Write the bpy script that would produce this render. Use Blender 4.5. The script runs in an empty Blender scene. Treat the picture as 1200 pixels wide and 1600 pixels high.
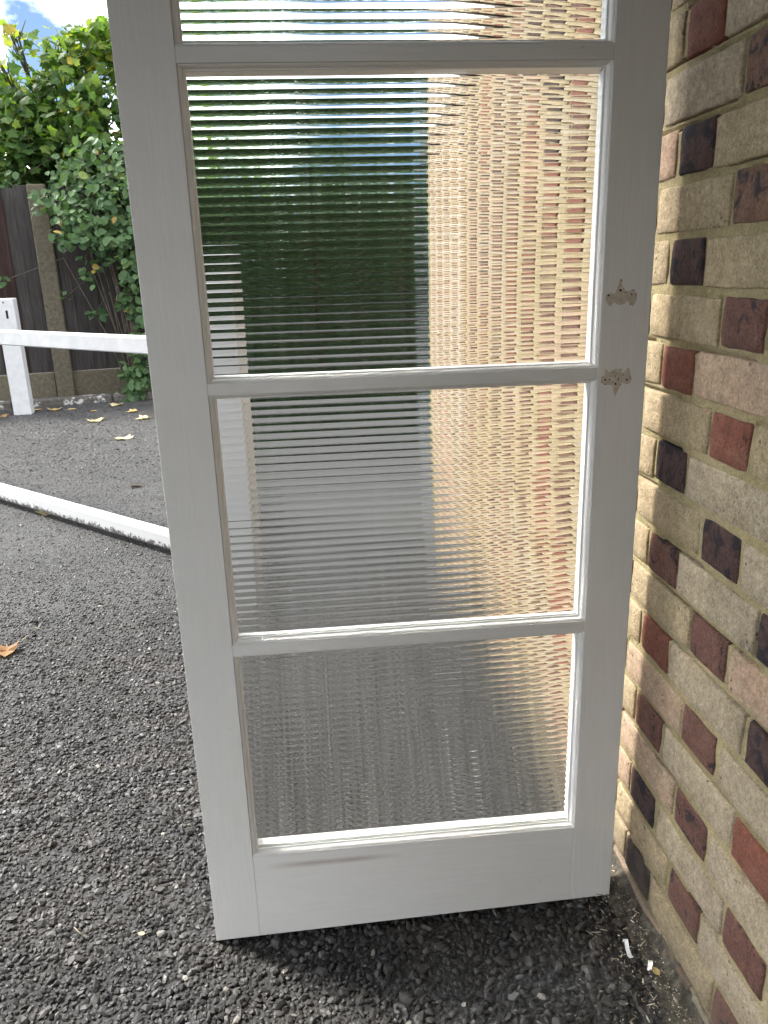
import bpy, math, random
import numpy as np
from mathutils import Matrix, Vector

random.seed(11)
rng = np.random.default_rng(5)
S = 1.15                    # metres per survey unit
H = 1.164                   # eye height
scene = bpy.context.scene
COL = scene.collection

# ---------------------------------------------------------------- camera, sky, sun, exposure
F_PX, PITCH, ROLL, YAW = 1217.26, 0.301565, 0.0306496, 0.0862267
def cam_axes():
    cy, sy, cp, sp = math.cos(YAW), math.sin(YAW), math.cos(PITCH), math.sin(PITCH)
    f = np.array([sy*cp, cy*cp, -sp]); r = np.array([cy, -sy, 0.0]); d = np.cross(f, r)
    cr, sr = math.cos(ROLL), math.sin(ROLL)
    return r*cr + d*sr, -r*sr + d*cr, f
RIGHT, DOWN, FWD = cam_axes()
cam_d = bpy.data.cameras.new('camera')
cam_d.sensor_fit = 'VERTICAL'; cam_d.sensor_height = 36.0; cam_d.lens = 36.0*F_PX/1600
cam_d.clip_start = 0.02; cam_d.clip_end = 2000
cam = bpy.data.objects.new('camera', cam_d); COL.objects.link(cam)
m = Matrix.Identity(4)
for i in range(3):
    m[i][0] = RIGHT[i]; m[i][1] = -DOWN[i]; m[i][2] = -FWD[i]
m[0][3], m[1][3], m[2][3] = 0, 0, H
cam.matrix_world = m
scene.camera = cam

SUN_AZ = math.atan2(-1.0, 0.62)       # towards the sun, clockwise from +Y
SUN_EL = math.radians(47)
world = bpy.data.worlds.new('World'); scene.world = world; world.use_nodes = True
wn, wl = world.node_tree.nodes, world.node_tree.links
wn.clear()
out = wn.new('ShaderNodeOutputWorld'); bg = wn.new('ShaderNodeBackground')
sky = wn.new('ShaderNodeTexSky'); sky.sky_type = 'NISHITA'; sky.sun_disc = False
sky.sun_elevation = SUN_EL; sky.sun_rotation = SUN_AZ; sky.air_density = 1.0; sky.dust_density = 0.15; sky.ozone_density = 3.0
tc = wn.new('ShaderNodeTexCoord'); mp = wn.new('ShaderNodeMapping')
mp.inputs['Scale'].default_value = (1.0, 1.0, 1.9); mp.inputs['Location'].default_value = (0.215, 0.5, 0.0)
nz = wn.new('ShaderNodeTexNoise'); nz.inputs['Scale'].default_value = 3.4; nz.inputs['Detail'].default_value = 9
nz.inputs['Roughness'].default_value = 0.56; nz.inputs['Distortion'].default_value = 0.25
rp = wn.new('ShaderNodeValToRGB'); rp.color_ramp.elements[0].position = 0.45; rp.color_ramp.elements[1].position = 0.64
mx = wn.new('ShaderNodeMixRGB'); mx.inputs[2].default_value = (64.0, 64.3, 65.0, 1)
wl.new(tc.outputs['Generated'], mp.inputs[0]); wl.new(mp.outputs[0], nz.inputs['Vector'])
wl.new(nz.outputs['Fac'], rp.inputs[0]); wl.new(rp.outputs[0], mx.inputs[0])
wl.new(sky.outputs[0], mx.inputs[1]); wl.new(mx.outputs[0], bg.inputs[0]); wl.new(bg.outputs[0], out.inputs[0])
bg.inputs[1].default_value = 0.034

sun_d = bpy.data.lights.new('sun', 'SUN'); sun_d.energy = 1.95; sun_d.angle = math.radians(13); sun_d.color = (1.0, 0.95, 0.87)
sun = bpy.data.objects.new('sun', sun_d); COL.objects.link(sun)
to_sun = Vector((math.sin(SUN_AZ)*math.cos(SUN_EL), math.cos(SUN_AZ)*math.cos(SUN_EL), math.sin(SUN_EL)))
sun.rotation_euler = to_sun.to_track_quat('Z', 'Y').to_euler(); sun.location = (-4, 3, 8)

vs = scene.view_settings
vs.view_transform = 'Standard'; vs.look = 'None'; vs.gamma = 1.0; vs.use_curve_mapping = False
vs.exposure = 2.08
scene.cycles.use_denoising = True
scene.cycles.caustics_refractive = True; scene.cycles.caustics_reflective = False
scene.cycles.blur_glossy = 0.0; scene.cycles.sample_clamp_indirect = 0.0
scene.cycles.max_bounces = 12; scene.cycles.transmission_bounces = 10; scene.cycles.transparent_max_bounces = 8

# ---------------------------------------------------------------- helpers
def ray(px, py):
    return RIGHT*((px-600)/F_PX) + DOWN*((py-800)/F_PX) + FWD
def on_ground(px, py, z=0.0):
    d = ray(px, py); t = (z-H)/d[2]; return np.array([0, 0, H]) + d*t
def at_depth(px, py, Y):
    d = ray(px, py); return np.array([0, 0, H]) + d*(Y/d[1])
def project(P):
    q = np.asarray(P, float) - np.array([0, 0, H]); z = q@FWD
    return 600+F_PX*(q@RIGHT)/z, 800+F_PX*(q@DOWN)/z, z

def vnoise(P, seed=0):
    """value noise on an (n,2) or (n,3) array, 0..1"""
    P = np.asarray(P, float); i = np.floor(P).astype(np.int64); f = P-i; f = f*f*(3-2*f)
    def h(ix):
        n = np.zeros(len(ix), np.int64)+seed*7919
        for k in range(ix.shape[1]):
            n = (n*1619 + ix[:, k]*(31337+1013*k)) & 0x7fffffff
            n = (n ^ (n >> 13))*60493 & 0x7fffffff
        return (n & 0xffff)/65535.0
    d = P.shape[1]; r = np.zeros(len(P))
    for c in range(2**d):
        o = np.array([(c >> k) & 1 for k in range(d)]); w = np.ones(len(P))
        for k in range(d): w *= f[:, k] if o[k] else 1-f[:, k]
        r += w*h(i+o)
    return r
def fbm(P, oct=3, seed=0):
    r = 0; a = .5; s = 0
    for k in range(oct):
        r = r+a*vnoise(np.asarray(P)*2**k+17.3*k, seed+k); s += a; a *= .5
    return r/s

def mesh_np(name, V, Fc, mats=(), smooth=False, midx=None, attr=None):
    me = bpy.data.meshes.new(name)
    me.from_pydata([tuple(v) for v in V] if not isinstance(V, list) else V, [], Fc if isinstance(Fc, list) else [tuple(int(i) for i in f) for f in Fc])
    for mm in mats: me.materials.append(mm)
    if smooth: me.polygons.foreach_set('use_smooth', [True]*len(me.polygons))
    if midx is not None: me.polygons.foreach_set('material_index', np.asarray(midx, np.int32))
    if attr is not None:
        a = me.attributes.new('tint', 'FLOAT', 'POINT'); a.data.foreach_set('value', np.asarray(attr, np.float32))
    me.update(); return me
def tri_mesh(name, V, T, mat, smooth=False, attr=None):
    """fast path for big triangle meshes"""
    me = bpy.data.meshes.new(name); V = np.asarray(V, np.float32); T = np.asarray(T, np.int32)
    me.vertices.add(len(V)); me.vertices.foreach_set('co', V.ravel())
    n = T.shape[1]
    me.loops.add(T.size); me.loops.foreach_set('vertex_index', T.ravel())
    me.polygons.add(len(T)); me.polygons.foreach_set('loop_start', np.arange(0, T.size, n, dtype=np.int32))
    me.polygons.foreach_set('use_smooth', np.full(len(T), smooth))
    me.materials.append(mat)
    if attr is not None:
        a = me.attributes.new('tint', 'FLOAT', 'POINT'); a.data.foreach_set('value', np.asarray(attr, np.float32))
    me.update(calc_edges=True); me.validate(); return me
def obj(name, me, parent=None, loc=None):
    o = bpy.data.objects.new(name, me); COL.objects.link(o)
    if parent is not None: o.parent = parent
    if loc is not None: o.location = loc
    return o
def tag(o, label=None, cat=None, group=None, kind=None):
    if label: o['label'] = label
    if cat: o['category'] = cat
    if group: o['group'] = group
    if kind: o['kind'] = kind
    return o
def thing(name, label, cat, loc=(0, 0, 0), group=None):
    o = bpy.data.objects.new(name, None); COL.objects.link(o); o.location = loc; o.empty_display_size = .1
    return tag(o, label, cat, group)

class MB:
    def __init__(s): s.v = []; s.f = []
    def add(s, V, Fc):
        b = len(s.v); s.v += [tuple(map(float, v)) for v in V]; s.f += [tuple(b+i for i in f) for f in Fc]
    def box(s, a, b, bev=0.0, rot=None):
        """axis box, optionally chamfered on all edges"""
        a = np.array(a, float); b = np.array(b, float)
        if bev <= 0:
            V = [(x, y, z) for x in (a[0], b[0]) for y in (a[1], b[1]) for z in (a[2], b[2])]
            Fc = [(0, 1, 3, 2), (4, 6, 7, 5), (0, 4, 5, 1), (2, 3, 7, 6), (0, 2, 6, 4), (1, 5, 7, 3)]
            s.add(V, Fc); return
        V = []; idx = {}
        for cx in (0, 1):
            for cy in (0, 1):
                for cz in (0, 1):
                    for ax in range(3):
                        p = [(b if c else a)[k] for k, c in enumerate((cx, cy, cz))]
                        for k, c in enumerate((cx, cy, cz)):
                            if k != ax: p[k] += -bev if c else bev
                        idx[(cx, cy, cz, ax)] = len(V); V.append(p)
        Fc = []
        for ax in range(3):
            o1, o2 = (ax+1) % 3, (ax+2) % 3
            for c in (0, 1):
                q = []
                for u, w in ((0, 0), (1, 0), (1, 1), (0, 1)):
                    k = [0, 0, 0]; k[ax] = c; k[o1] = u; k[o2] = w; q.append(idx[(*k, ax)])
                Fc.append(tuple(q if c else q[::-1]))
            for u in (0, 1):
                for w in (0, 1):
                    q = []
                    for c, a2 in ((0, o1), (1, o1), (1, o2), (0, o2)):
                        k = [0, 0, 0]; k[ax] = c; k[o1] = u; k[o2] = w; q.append(idx[(*k, a2)])
                    Fc.append(tuple(q if u != w else q[::-1]))
        for cx in (0, 1):
            for cy in (0, 1):
                for cz in (0, 1):
                    q = [idx[(cx, cy, cz, ax)] for ax in range(3)]
                    Fc.append(tuple(q if (cx+cy+cz) % 2 else q[::-1]))
        s.add(V, Fc)
    def tube(s, pts, rad, n=6):
        pts = np.asarray(pts, float); rings = []
        for i, p in enumerate(pts):
            t = pts[min(i+1, len(pts)-1)]-pts[max(i-1, 0)]; t /= np.linalg.norm(t)+1e-9
            u = np.cross(t, (0.3, 0.1, 1) if abs(t[2]) < .9 else (1, 0, 0)); u /= np.linalg.norm(u); w = np.cross(t, u)
            r = rad[i] if hasattr(rad, '__len__') else rad
            rings.append([p+r*(u*math.cos(2*math.pi*k/n)+w*math.sin(2*math.pi*k/n)) for k in range(n)])
        V = [v for r in rings for v in r]; Fc = []
        for i in range(len(pts)-1):
            for k in range(n):
                Fc.append((i*n+k, i*n+(k+1) % n, (i+1)*n+(k+1) % n, (i+1)*n+k))
        Fc.append(tuple(range(n))[::-1]); Fc.append(tuple((len(pts)-1)*n+k for k in range(n)))
        s.add(V, Fc)
    def mesh(s, name, mat, smooth=False):
        return mesh_np(name, s.v, s.f, (mat,), smooth)

# ---------------------------------------------------------------- materials
class Mat:
    def __init__(s, name):
        s.m = bpy.data.materials.new(name); s.m.use_nodes = True
        s.n = s.m.node_tree.nodes; s.l = s.m.node_tree.links
        s.b = s.n['Principled BSDF']; s.out = s.n['Material Output']
        s.tc = s.n.new('ShaderNodeTexCoord')
    def lk(s, a, b): s.l.new(a, b)
    def coords(s, scale=(1, 1, 1), rand=False):
        mp = s.n.new('ShaderNodeMapping'); mp.inputs['Scale'].default_value = scale
        src = s.tc.outputs['Object']
        if rand:
            oi = s.n.new('ShaderNodeObjectInfo'); ad = s.n.new('ShaderNodeVectorMath'); ad.operation = 'ADD'
            ml = s.n.new('ShaderNodeMath'); ml.operation = 'MULTIPLY'; ml.inputs[1].default_value = 37.0
            s.lk(oi.outputs['Random'], ml.inputs[0]); s.lk(src, ad.inputs[0]); s.lk(ml.outputs[0], ad.inputs[1]); src = ad.outputs[0]
        s.lk(src, mp.inputs[0]); return mp.outputs[0]
    def noise(s, vec, scale, detail=4, rough=.55, dist=0):
        t = s.n.new('ShaderNodeTexNoise'); s.lk(vec, t.inputs['Vector']); t.inputs['Scale'].default_value = scale
        t.inputs['Detail'].default_value = detail; t.inputs['Roughness'].default_value = rough; t.inputs['Distortion'].default_value = dist
        return t.outputs['Fac']
    def voro(s, vec, scale, feature='F1', outp='Distance'):
        t = s.n.new('ShaderNodeTexVoronoi'); t.feature = feature; s.lk(vec, t.inputs['Vector']); t.inputs['Scale'].default_value = scale
        return t.outputs[outp]
    def ramp(s, fac, stops):
        r = s.n.new('ShaderNodeValToRGB'); e = r.color_ramp.elements
        while len(e) < len(stops): e.new(.5)
        for k, (p, c) in enumerate(stops):
            e[k].position = p; e[k].color = (*(c if hasattr(c, '__len__') else (c, c, c)), 1)
        s.lk(fac, r.inputs[0]); return r.outputs[0]
    def mix(s, fac, a, b, mode='MIX'):
        x = s.n.new('ShaderNodeMixRGB'); x.blend_type = mode
        for k, v in enumerate((fac, a, b)):
            if isinstance(v, (int, float)): x.inputs[k].default_value = v if k == 0 else (v, v, v, 1)
            elif isinstance(v, tuple): x.inputs[k].default_value = (*v, 1)
            else: s.lk(v, x.inputs[k])
        return x.outputs[0]
    def math(s, op, a, b=0.0, clamp=False):
        x = s.n.new('ShaderNodeMath'); x.operation = op; x.use_clamp = clamp
        for k, v in enumerate((a, b)):
            if isinstance(v, (int, float)): x.inputs[k].default_value = v
            else: s.lk(v, x.inputs[k])
        return x.outputs[0]
    def attr(s, name='tint'):
        a = s.n.new('ShaderNodeAttribute'); a.attribute_name = name; return a.outputs['Fac']
    def rand(s): return s.n.new('ShaderNodeObjectInfo').outputs['Random']
    def color(s, c):
        if isinstance(c, tuple): s.b.inputs['Base Color'].default_value = (*c, 1)
        else: s.lk(c, s.b.inputs['Base Color'])
        return s
    def rough(s, r):
        if isinstance(r, (int, float)): s.b.inputs['Roughness'].default_value = r
        else: s.lk(r, s.b.inputs['Roughness'])
        return s
    def spec(s, v): s.b.inputs['Specular IOR Level'].default_value = v; return s
    def bump(s, h, dist=.001, strength=1.0, prev=None):
        b = s.n.new('ShaderNodeBump'); b.inputs['Distance'].default_value = dist; b.inputs['Strength'].default_value = strength
        s.lk(h, b.inputs['Height'])
        if prev is not None: s.lk(prev, b.inputs['Normal'])
        s.lk(b.outputs[0], s.b.inputs['Normal']); return b.outputs[0]

def mat_brick(name, c0, c1, c2, spots=0.0, spotc=(.02, .018, .022), grain=.5):
    M = Mat(name); v = M.coords(rand=True)
    big = M.noise(v, 14, 5, .6, .4); fine = M.noise(v, 260, 4, .7); mid = M.noise(v, 75, 5, .7)
    col = M.ramp(big, [(.30, c0), (.5, c1), (.70, c2)])
    col = M.mix(M.math('MULTIPLY', M.rand(), .35), col, c2)
    col = M.mix(grain, col, M.ramp(fine, [(.30, .12), (.5, .5), (.70, .88)]), 'OVERLAY')
    col = M.mix(.5, col, M.ramp(mid, [(.33, .25), (.67, .75)]), 'OVERLAY')
    pit = M.voro(v, 85); pitm = M.ramp(pit, [(.14, 1.0), (.26, 0.0)]); sel = M.ramp(M.noise(v, 16, 3), [(.56, 0.0), (.66, 1.0)])
    pitm = M.math('MULTIPLY', pitm, sel)
    col = M.mix(M.math('MULTIPLY', pitm, .75), col, (.05, .042, .032))
    if spots > 0:
        sp = M.ramp(M.noise(v, 34, 3, .55, .6), [(.60-.12*spots, 0.0), (.66-.10*spots, 1.0)])
        col = M.mix(M.math('MULTIPLY', sp, .9), col, spotc)
    ge = M.n.new('ShaderNodeNewGeometry'); sx = M.n.new('ShaderNodeSeparateXYZ'); M.lk(ge.outputs['Position'], sx.inputs[0])
    spl = M.ramp(M.math('ADD', sx.outputs[2], M.math('MULTIPLY', M.noise(ge.outputs['Position'], 15, 4), .16)), [(.09, 1.0), (.26, 0.0)])
    col = M.mix(M.math('MULTIPLY', spl, .72), col, (.10, .088, .07))
    M.color(col).rough(.9).spec(.25)
    h = M.math('ADD', M.math('MULTIPLY', fine, .5), M.math('MULTIPLY', mid, .8)); h = M.math('SUBTRACT', h, M.math('MULTIPLY', pitm, 1.5))
    M.bump(h, .0026, .9); return M.m
BUFF = mat_brick('buff_brick', (.27, .212, .122), (.335, .264, .165), (.375, .30, .195))
PINK = mat_brick('pink_buff_brick', (.33, .25, .17), (.37, .275, .195), (.385, .265, .185))
GREYB = mat_brick('grey_buff_brick', (.285, .23, .155), (.335, .275, .195), (.37, .308, .225))
RED = mat_brick('red_brick', (.155, .058, .040), (.18, .068, .047), (.19, .088, .062), grain=.45)
MAROON = mat_brick('maroon_brick', (.105, .055, .044), (.13, .064, .05), (.15, .08, .062), .12, (.03, .026, .03), grain=.5)
BROWN = mat_brick('brown_brick', (.15, .085, .055), (.17, .10, .065), (.135, .075, .06), .45, (.028, .027, .034), grain=.5)
DARK = mat_brick('dark_brick', (.062, .038, .034), (.085, .045, .038), (.05, .04, .042), .8, (.02, .019, .025), grain=.5)

M = Mat('mortar'); v = M.coords()
fine = M.noise(v, 280, 4, .7); mid = M.noise(v, 70, 5, .7); big = M.noise(v, 6, 4)
col = M.ramp(big, [(.30, (.245, .205, .11)), (.5, (.335, .278, .155)), (.70, (.38, .322, .20))])
col = M.mix(.30, col, M.ramp(fine, [(.3, .15), (.7, .85)]), 'OVERLAY'); col = M.mix(.35, col, M.ramp(mid, [(.3, .25), (.7, .75)]), 'OVERLAY')
alg = M.ramp(M.noise(v, 11, 4, .6), [(.50, 0.0), (.68, 1.0)])
col = M.mix(M.math('MULTIPLY', alg, .3), col, (.22, .22, .11))
# soil splashed up the lowest two courses
sx = M.n.new('ShaderNodeSeparateXYZ'); M.lk(M.tc.outputs['Object'], sx.inputs[0])
spl = M.ramp(M.math('ADD', sx.outputs[2], M.math('MULTIPLY', M.noise(v, 16, 4), .12)), [(.08, 1.0), (.20, 0.0)])
col = M.mix(M.math('MULTIPLY', spl, .75), col, (.085, .075, .06))
M.color(col).rough(.95).spec(.2)
M.bump(M.math('ADD', M.math('MULTIPLY', fine, .5), mid), .0034, 1.0); MORTAR = M.m

def mat_paint(name, base, dirt=.35, along=2, relief=.0006):
    M = Mat(name); v = M.coords()
    sc = [45, 45, 45]; sc[along] = 2.2
    streak = M.noise(M.coords(tuple(sc)), 4.0, 4, .6); big = M.noise(v, 5, 4, .6); fine = M.noise(v, 260, 3)
    col = M.mix(M.math('MULTIPLY', M.ramp(big, [(.35, 0.0), (.75, 1.0)]), dirt), base, tuple(c*.84 for c in (base[0], base[1]*.99, base[2]*.95)))
    col = M.mix(.3, col, M.ramp(streak, [(.3, .30), (.7, .66)]), 'OVERLAY')
    mk = M.ramp(M.noise(v, 38, 5, .7, 1.0), [(.70, 0.0), (.78, 1.0)])
    col = M.mix(M.math('MULTIPLY', mk, .4), col, (.34, .27, .20))
    nick = M.math('MULTIPLY', M.ramp(M.voro(v, 48), [(.035, 1.0), (.06, 0.0)]), M.ramp(M.noise(v, 9, 2), [(.60, 0.0), (.64, 1.0)]))
    col = M.mix(M.math('MULTIPLY', nick, .8), col, (.16, .12, .09))
    M.rgh = M.ramp(big, [(.3, .36), (.7, .52)])
    M.color(col).rough(M.rgh).spec(.45); M.col = col
    M.bump(M.math('ADD', streak, M.math('MULTIPLY', fine, .25)), relief, .8)
    return M
PAINT_W = (.82, .81, .785)
PAINT = mat_paint('stile_paint', PAINT_W).m
PAINT_H = mat_paint('rail_paint', PAINT_W, along=0).m
BEADP = mat_paint('bead_paint', (.83, .82, .795), .2, 2, .0002).m
# bottom rail: same paint with a brown rub mark under the lowest pane
M = mat_paint('bottom_rail_paint', PAINT_W, along=0)
sx = M.n.new('ShaderNodeSeparateXYZ'); M.lk(M.tc.outputs['Object'], sx.inputs[0])
wob = M.noise(M.coords((3, 1, 14)), 6, 5, .65)
zc = M.math('SUBTRACT', sx.outputs[2], M.math('ADD', .158, M.math('MULTIPLY', sx.outputs[0], .0)))
band = M.ramp(M.math('ADD', M.math('ABSOLUTE', zc), M.math('MULTIPLY', wob, .006)), [(.0035, 1.0), (.011, 0.0)])
bx0 = M.ramp(sx.outputs[0], [(-.135*1, 0.0), (-.07, 1.0)])
bx1 = M.ramp(sx.outputs[0], [(.07, 1.0), (.12, 0.0)])
# ramps clamp below 0, so shift x
def shift_ramp(M, src, lo, hi, inv=False):
    t = M.math('DIVIDE', M.math('SUBTRACT', src, lo), hi-lo, True)
    return M.math('SUBTRACT', 1.0, t) if inv else t
bx0 = shift_ramp(M, sx.outputs[0], -.135, -.07); bx1 = shift_ramp(M, sx.outputs[0], .03, .12, True)
mask = M.math('MULTIPLY', M.math('MULTIPLY', bx0, bx1), band)
M.color(M.mix(M.math('MULTIPLY', mask, .5), M.col, (.27, .185, .14))); PAINT_B = M.m

M = Mat('reeded_glass'); M.b.inputs['Transmission Weight'].default_value = 1.0; M.b.inputs['IOR'].default_value = 1.5
M.color((.965, .985, .965)).rough(0.0); GLASS = M.m

M = Mat('asphalt'); v = M.coords()
vf = M.voro(v, 95); vc = M.voro(v, 95, outp='Color'); big = M.noise(v, .9, 5, .6); mid = M.noise(v, 7, 5, .6)
col = M.ramp(M.noise(v, 160, 3, .7), [(.25, .018), (.5, .038), (.8, .072)])
col = M.mix(M.ramp(big, [(.35, 0.0), (.7, .5)]), col, (.08, .08, .083))
col = M.mix(M.math('MULTIPLY', M.ramp(mid, [(.5, 0.0), (.75, 1.0)]), .3), col, (.085, .072, .058))
pat = M.noise(M.coords((1, 2.6, 1)), 1.3, 6, .7, .6); spk = M.noise(v, 30, 4, .75)
col = M.mix(.7, col, M.ramp(pat, [(.3, .25), (.7, .75)]), 'OVERLAY'); col = M.mix(.6, col, M.ramp(spk, [(.3, .2), (.7, .8)]), 'OVERLAY')
M.color(col).rough(.72).spec(.4)
M.bump(M.math('ADD', M.math('MULTIPLY', M.ramp(vf, [(.0, 1.0), (.6, 0.0)]), 1.0), M.math('MULTIPLY', M.noise(v, 240, 3), .6)), .006, .9); ASPH = M.m

M = Mat('stone_chippings'); v = M.coords(); a = M.attr()
col = M.ramp(a, [(0, (.014, .0135, .013)), (.4, (.0355, .0355, .036)), (.75, (.070, .070, .071)), (.96, (.13, .127, .122)), (1, (.32, .30, .27))])
col = M.mix(.35, col, M.ramp(M.noise(v, 380, 3, .7), [(.3, .2), (.7, .8)]), 'OVERLAY')
col = M.mix(M.math('MULTIPLY', M.ramp(M.noise(v, 5, 4), [(.42, 0.0), (.65, 1.0)]), .5), col, (.075, .064, .052))
col = M.mix(.5, col, M.ramp(M.noise(v, 1.7, 4, .6), [(.32, .3), (.68, .7)]), 'OVERLAY')
M.color(col).rough(M.ramp(M.noise(v, 60, 2), [(.3, .35), (.7, .7)])).spec(.5)
M.bump(M.noise(v, 500, 3), .0008, .8); CHIP = M.m

M = Mat('dirt'); v = M.coords(); n = M.noise(v, 60, 6, .7)
col = M.ramp(n, [(.3, (.035, .031, .027)), (.5, (.085, .075, .06)), (.72, (.19, .17, .135))])
M.color(col).rough(.95).spec(.2); M.bump(M.math('ADD', n, M.noise(v, 300, 3)), .004, 1); DIRT = M.m

M = Mat('straw_litter'); a = M.attr(); M.color(M.ramp(a, [(0, (.12, .09, .06)), (.5, (.33, .27, .18)), (1, (.62, .58, .5))])).rough(.9); STRAW = M.m

def mat_leaf(name, stops, trans=.45):
    M = Mat(name); v = M.coords(); a = M.attr()
    col = M.ramp(a, stops); col = M.mix(.25, col, M.ramp(M.noise(v, 30, 3), [(.3, .3), (.7, .7)]), 'OVERLAY')
    M.color(col).rough(.5).spec(.25)
    tr = M.n.new('ShaderNodeBsdfTranslucent'); M.lk(M.mix(1.0, col, (1.35, 1.5, .55), 'MULTIPLY'), tr.inputs[0])
    ms = M.n.new('ShaderNodeMixShader'); ms.inputs[0].default_value = trans
    M.lk(M.b.outputs[0], ms.inputs[1]); M.lk(tr.outputs[0], ms.inputs[2]); M.lk(ms.outputs[0], M.out.inputs[0]); return M.m
SYC = mat_leaf('sycamore_leaf', [(0, (.035, .075, .028)), (.4, (.08, .145, .042)), (.8, (.175, .25, .055)), (.95, (.28, .29, .06)), (1, (.34, .26, .06))], .58)
BRAM = mat_leaf('bramble_leaf', [(0, (.035, .075, .033)), (.5, (.08, .145, .06)), (.85, (.13, .20, .08)), (.96, (.18, .19, .06)), (1, (.30, .21, .06))], .35)
HEDGE = mat_leaf('hedge_leaf', [(0, (.010, .030, .009)), (.5, (.020, .054, .014)), (.9, (.042, .088, .022)), (1, (.08, .12, .035))], .3)
FALL = mat_leaf('fallen_leaf', [(0, (.22, .10, .04)), (.35, (.36, .22, .10)), (.7, (.50, .38, .18)), (1, (.62, .55, .34))], .2)

M = Mat('bark'); v = M.coords((1, 1, .3)); n = M.noise(v, 40, 5)
M.color(M.ramp(n, [(.3, (.05, .038, .028)), (.7, (.13, .105, .08))])).rough(.9); M.bump(n, .004); BARK = M.m

def mat_wood(name, c0, c1, c2):
    M = Mat(name); v = M.coords((18, 18, .9), True); g = M.noise(v, 4, 6, .65, .5); b = M.noise(M.coords((2, 2, 1.0), True), 1.6, 4)
    col = M.ramp(g, [(.28, c0), (.5, c1), (.75, c2)]); col = M.mix(M.ramp(b, [(.4, 0.0), (.65, .6)]), col, c0)
    M.color(col).rough(.9).spec(.2); M.bump(g, .003); return M.m
WOODG = mat_wood('grey_board', (.020, .018, .017), (.043, .039, .037), (.075, .07, .065))
WOODB = mat_wood('brown_board', (.018, .010, .009), (.030, .017, .015), (.05, .036, .03))
M = Mat('concrete'); v = M.coords(); n = M.noise(v, 30, 6, .7)
col = M.ramp(n, [(.3, (.05, .043, .029)), (.5, (.09, .077, .053)), (.75, (.14, .122, .088))]); col = M.mix(.4, col, M.ramp(M.noise(v, 300, 2), [(.3, .2), (.7, .8)]), 'OVERLAY')
M.color(col).rough(.95); M.bump(n, .003); CONC = M.m
M = Mat('flaked_kerb_paint'); v = M.coords(); n = M.noise(v, 9, 6, .7)
M.color(M.mix(M.ramp(n, [(.57, 0.0), (.61, 1.0)]), M.ramp(M.noise(v, 40, 4), [(.3, (.045, .04, .035)), (.7, (.12, .11, .095))]), (.42, .41, .39))).rough(.9); KERBM = M.m
M = Mat('white_gate_paint'); v = M.coords(); n = M.noise(v, 14, 4)
M.color(M.ramp(n, [(.35, (.45, .46, .47)), (.7, (.54, .54, .54))])).rough(.45); M.bump(M.noise(v, 180, 2), .0008); WHITEP = M.m
M = Mat('peeling_gate_paint'); v = M.coords(); n = M.noise(M.coords((1.0, 1.0, 1.0)), 30, 7, .8, .6)
sx = M.n.new('ShaderNodeSeparateXYZ'); M.lk(M.tc.outputs['Object'], sx.inputs[0])
low = M.math('DIVIDE', M.math('SUBTRACT', .018, sx.outputs[2]), .06, True)     # rot creeps up from the wet underside
mk = M.ramp(M.math('ADD', n, M.math('MULTIPLY', M.math('SUBTRACT', low, .5), .42)), [(.50, 0.0), (.55, 1.0)])
M.color(M.mix(mk, (.52, .52, .51), M.ramp(M.noise(v, 120, 3), [(.3, (.03, .03, .028)), (.7, (.14, .13, .12))]))).rough(.7); M.bump(mk, .001, .6); PEEL = M.m
M = Mat('bare_filler'); v = M.coords(); n = M.noise(v, 120, 5)
M.color(M.ramp(n, [(.3, (.50, .42, .31)), (.55, (.60, .54, .45)), (.75, (.70, .66, .60))])).rough(.8); M.bump(n, .0008); FILL = M.m
M = Mat('hole_dark'); M.color((.012, .009, .007)).rough(1); HOLE = M.m
M = Mat('exposed_wood_chip'); v = M.coords(); M.color(M.ramp(M.noise(v, 300, 3), [(.4, (.05, .035, .022)), (.65, (.28, .2, .13))])).rough(.9); SCUFF = M.m
M = Mat('shade_roof_brown'); v = M.coords(); M.color(M.ramp(M.noise(v, 3, 4), [(.3, (.06, .045, .03)), (.7, (.10, .08, .055))])).rough(.8); ROOF_BROWN = M.m  # dark brown of the unseen roof added for shade
PX0, PY1 = -3.4, 1.56
M = Mat('white_paper'); M.color((.82, .82, .84)).rough(.8); PAPER = M.m

# ---------------------------------------------------------------- ground
WX = .472*S                                     # plane of the brick wall's face
def ground_z(x, y):
    """gentle rise of the tarmac towards the wall foot"""
    t = np.clip((np.asarray(x)-.10)/(WX-.10), 0, 1); return .016*t*t*(3-2*t)*np.clip((3.9-np.asarray(y))/.5, 0, 1)
xs = np.concatenate([[-150, -40, -12, -6, -3], np.arange(-2, WX+.06, .05), [1, 2, 4, 8, 16, 50, 150]])
ys = np.concatenate([[-120, -30, -8, -3, -1.5], np.arange(-1, 4.4, .08), [5, 7, 10, 16, 40, 100, 220]])
X, Y = np.meshgrid(xs, ys); Z = ground_z(X, Y)
V = np.stack([X.ravel(), Y.ravel(), Z.ravel()], 1); nx = len(xs)
q = [(j*nx+i, j*nx+i+1, (j+1)*nx+i+1, (j+1)*nx+i) for j in range(len(ys)-1) for i in range(nx-1)]
tag(obj('ground', tri_mesh('ground', V, q, ASPH, True)), 'dark grey tarmac yard in front of the fence', kind='structure')

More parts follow.
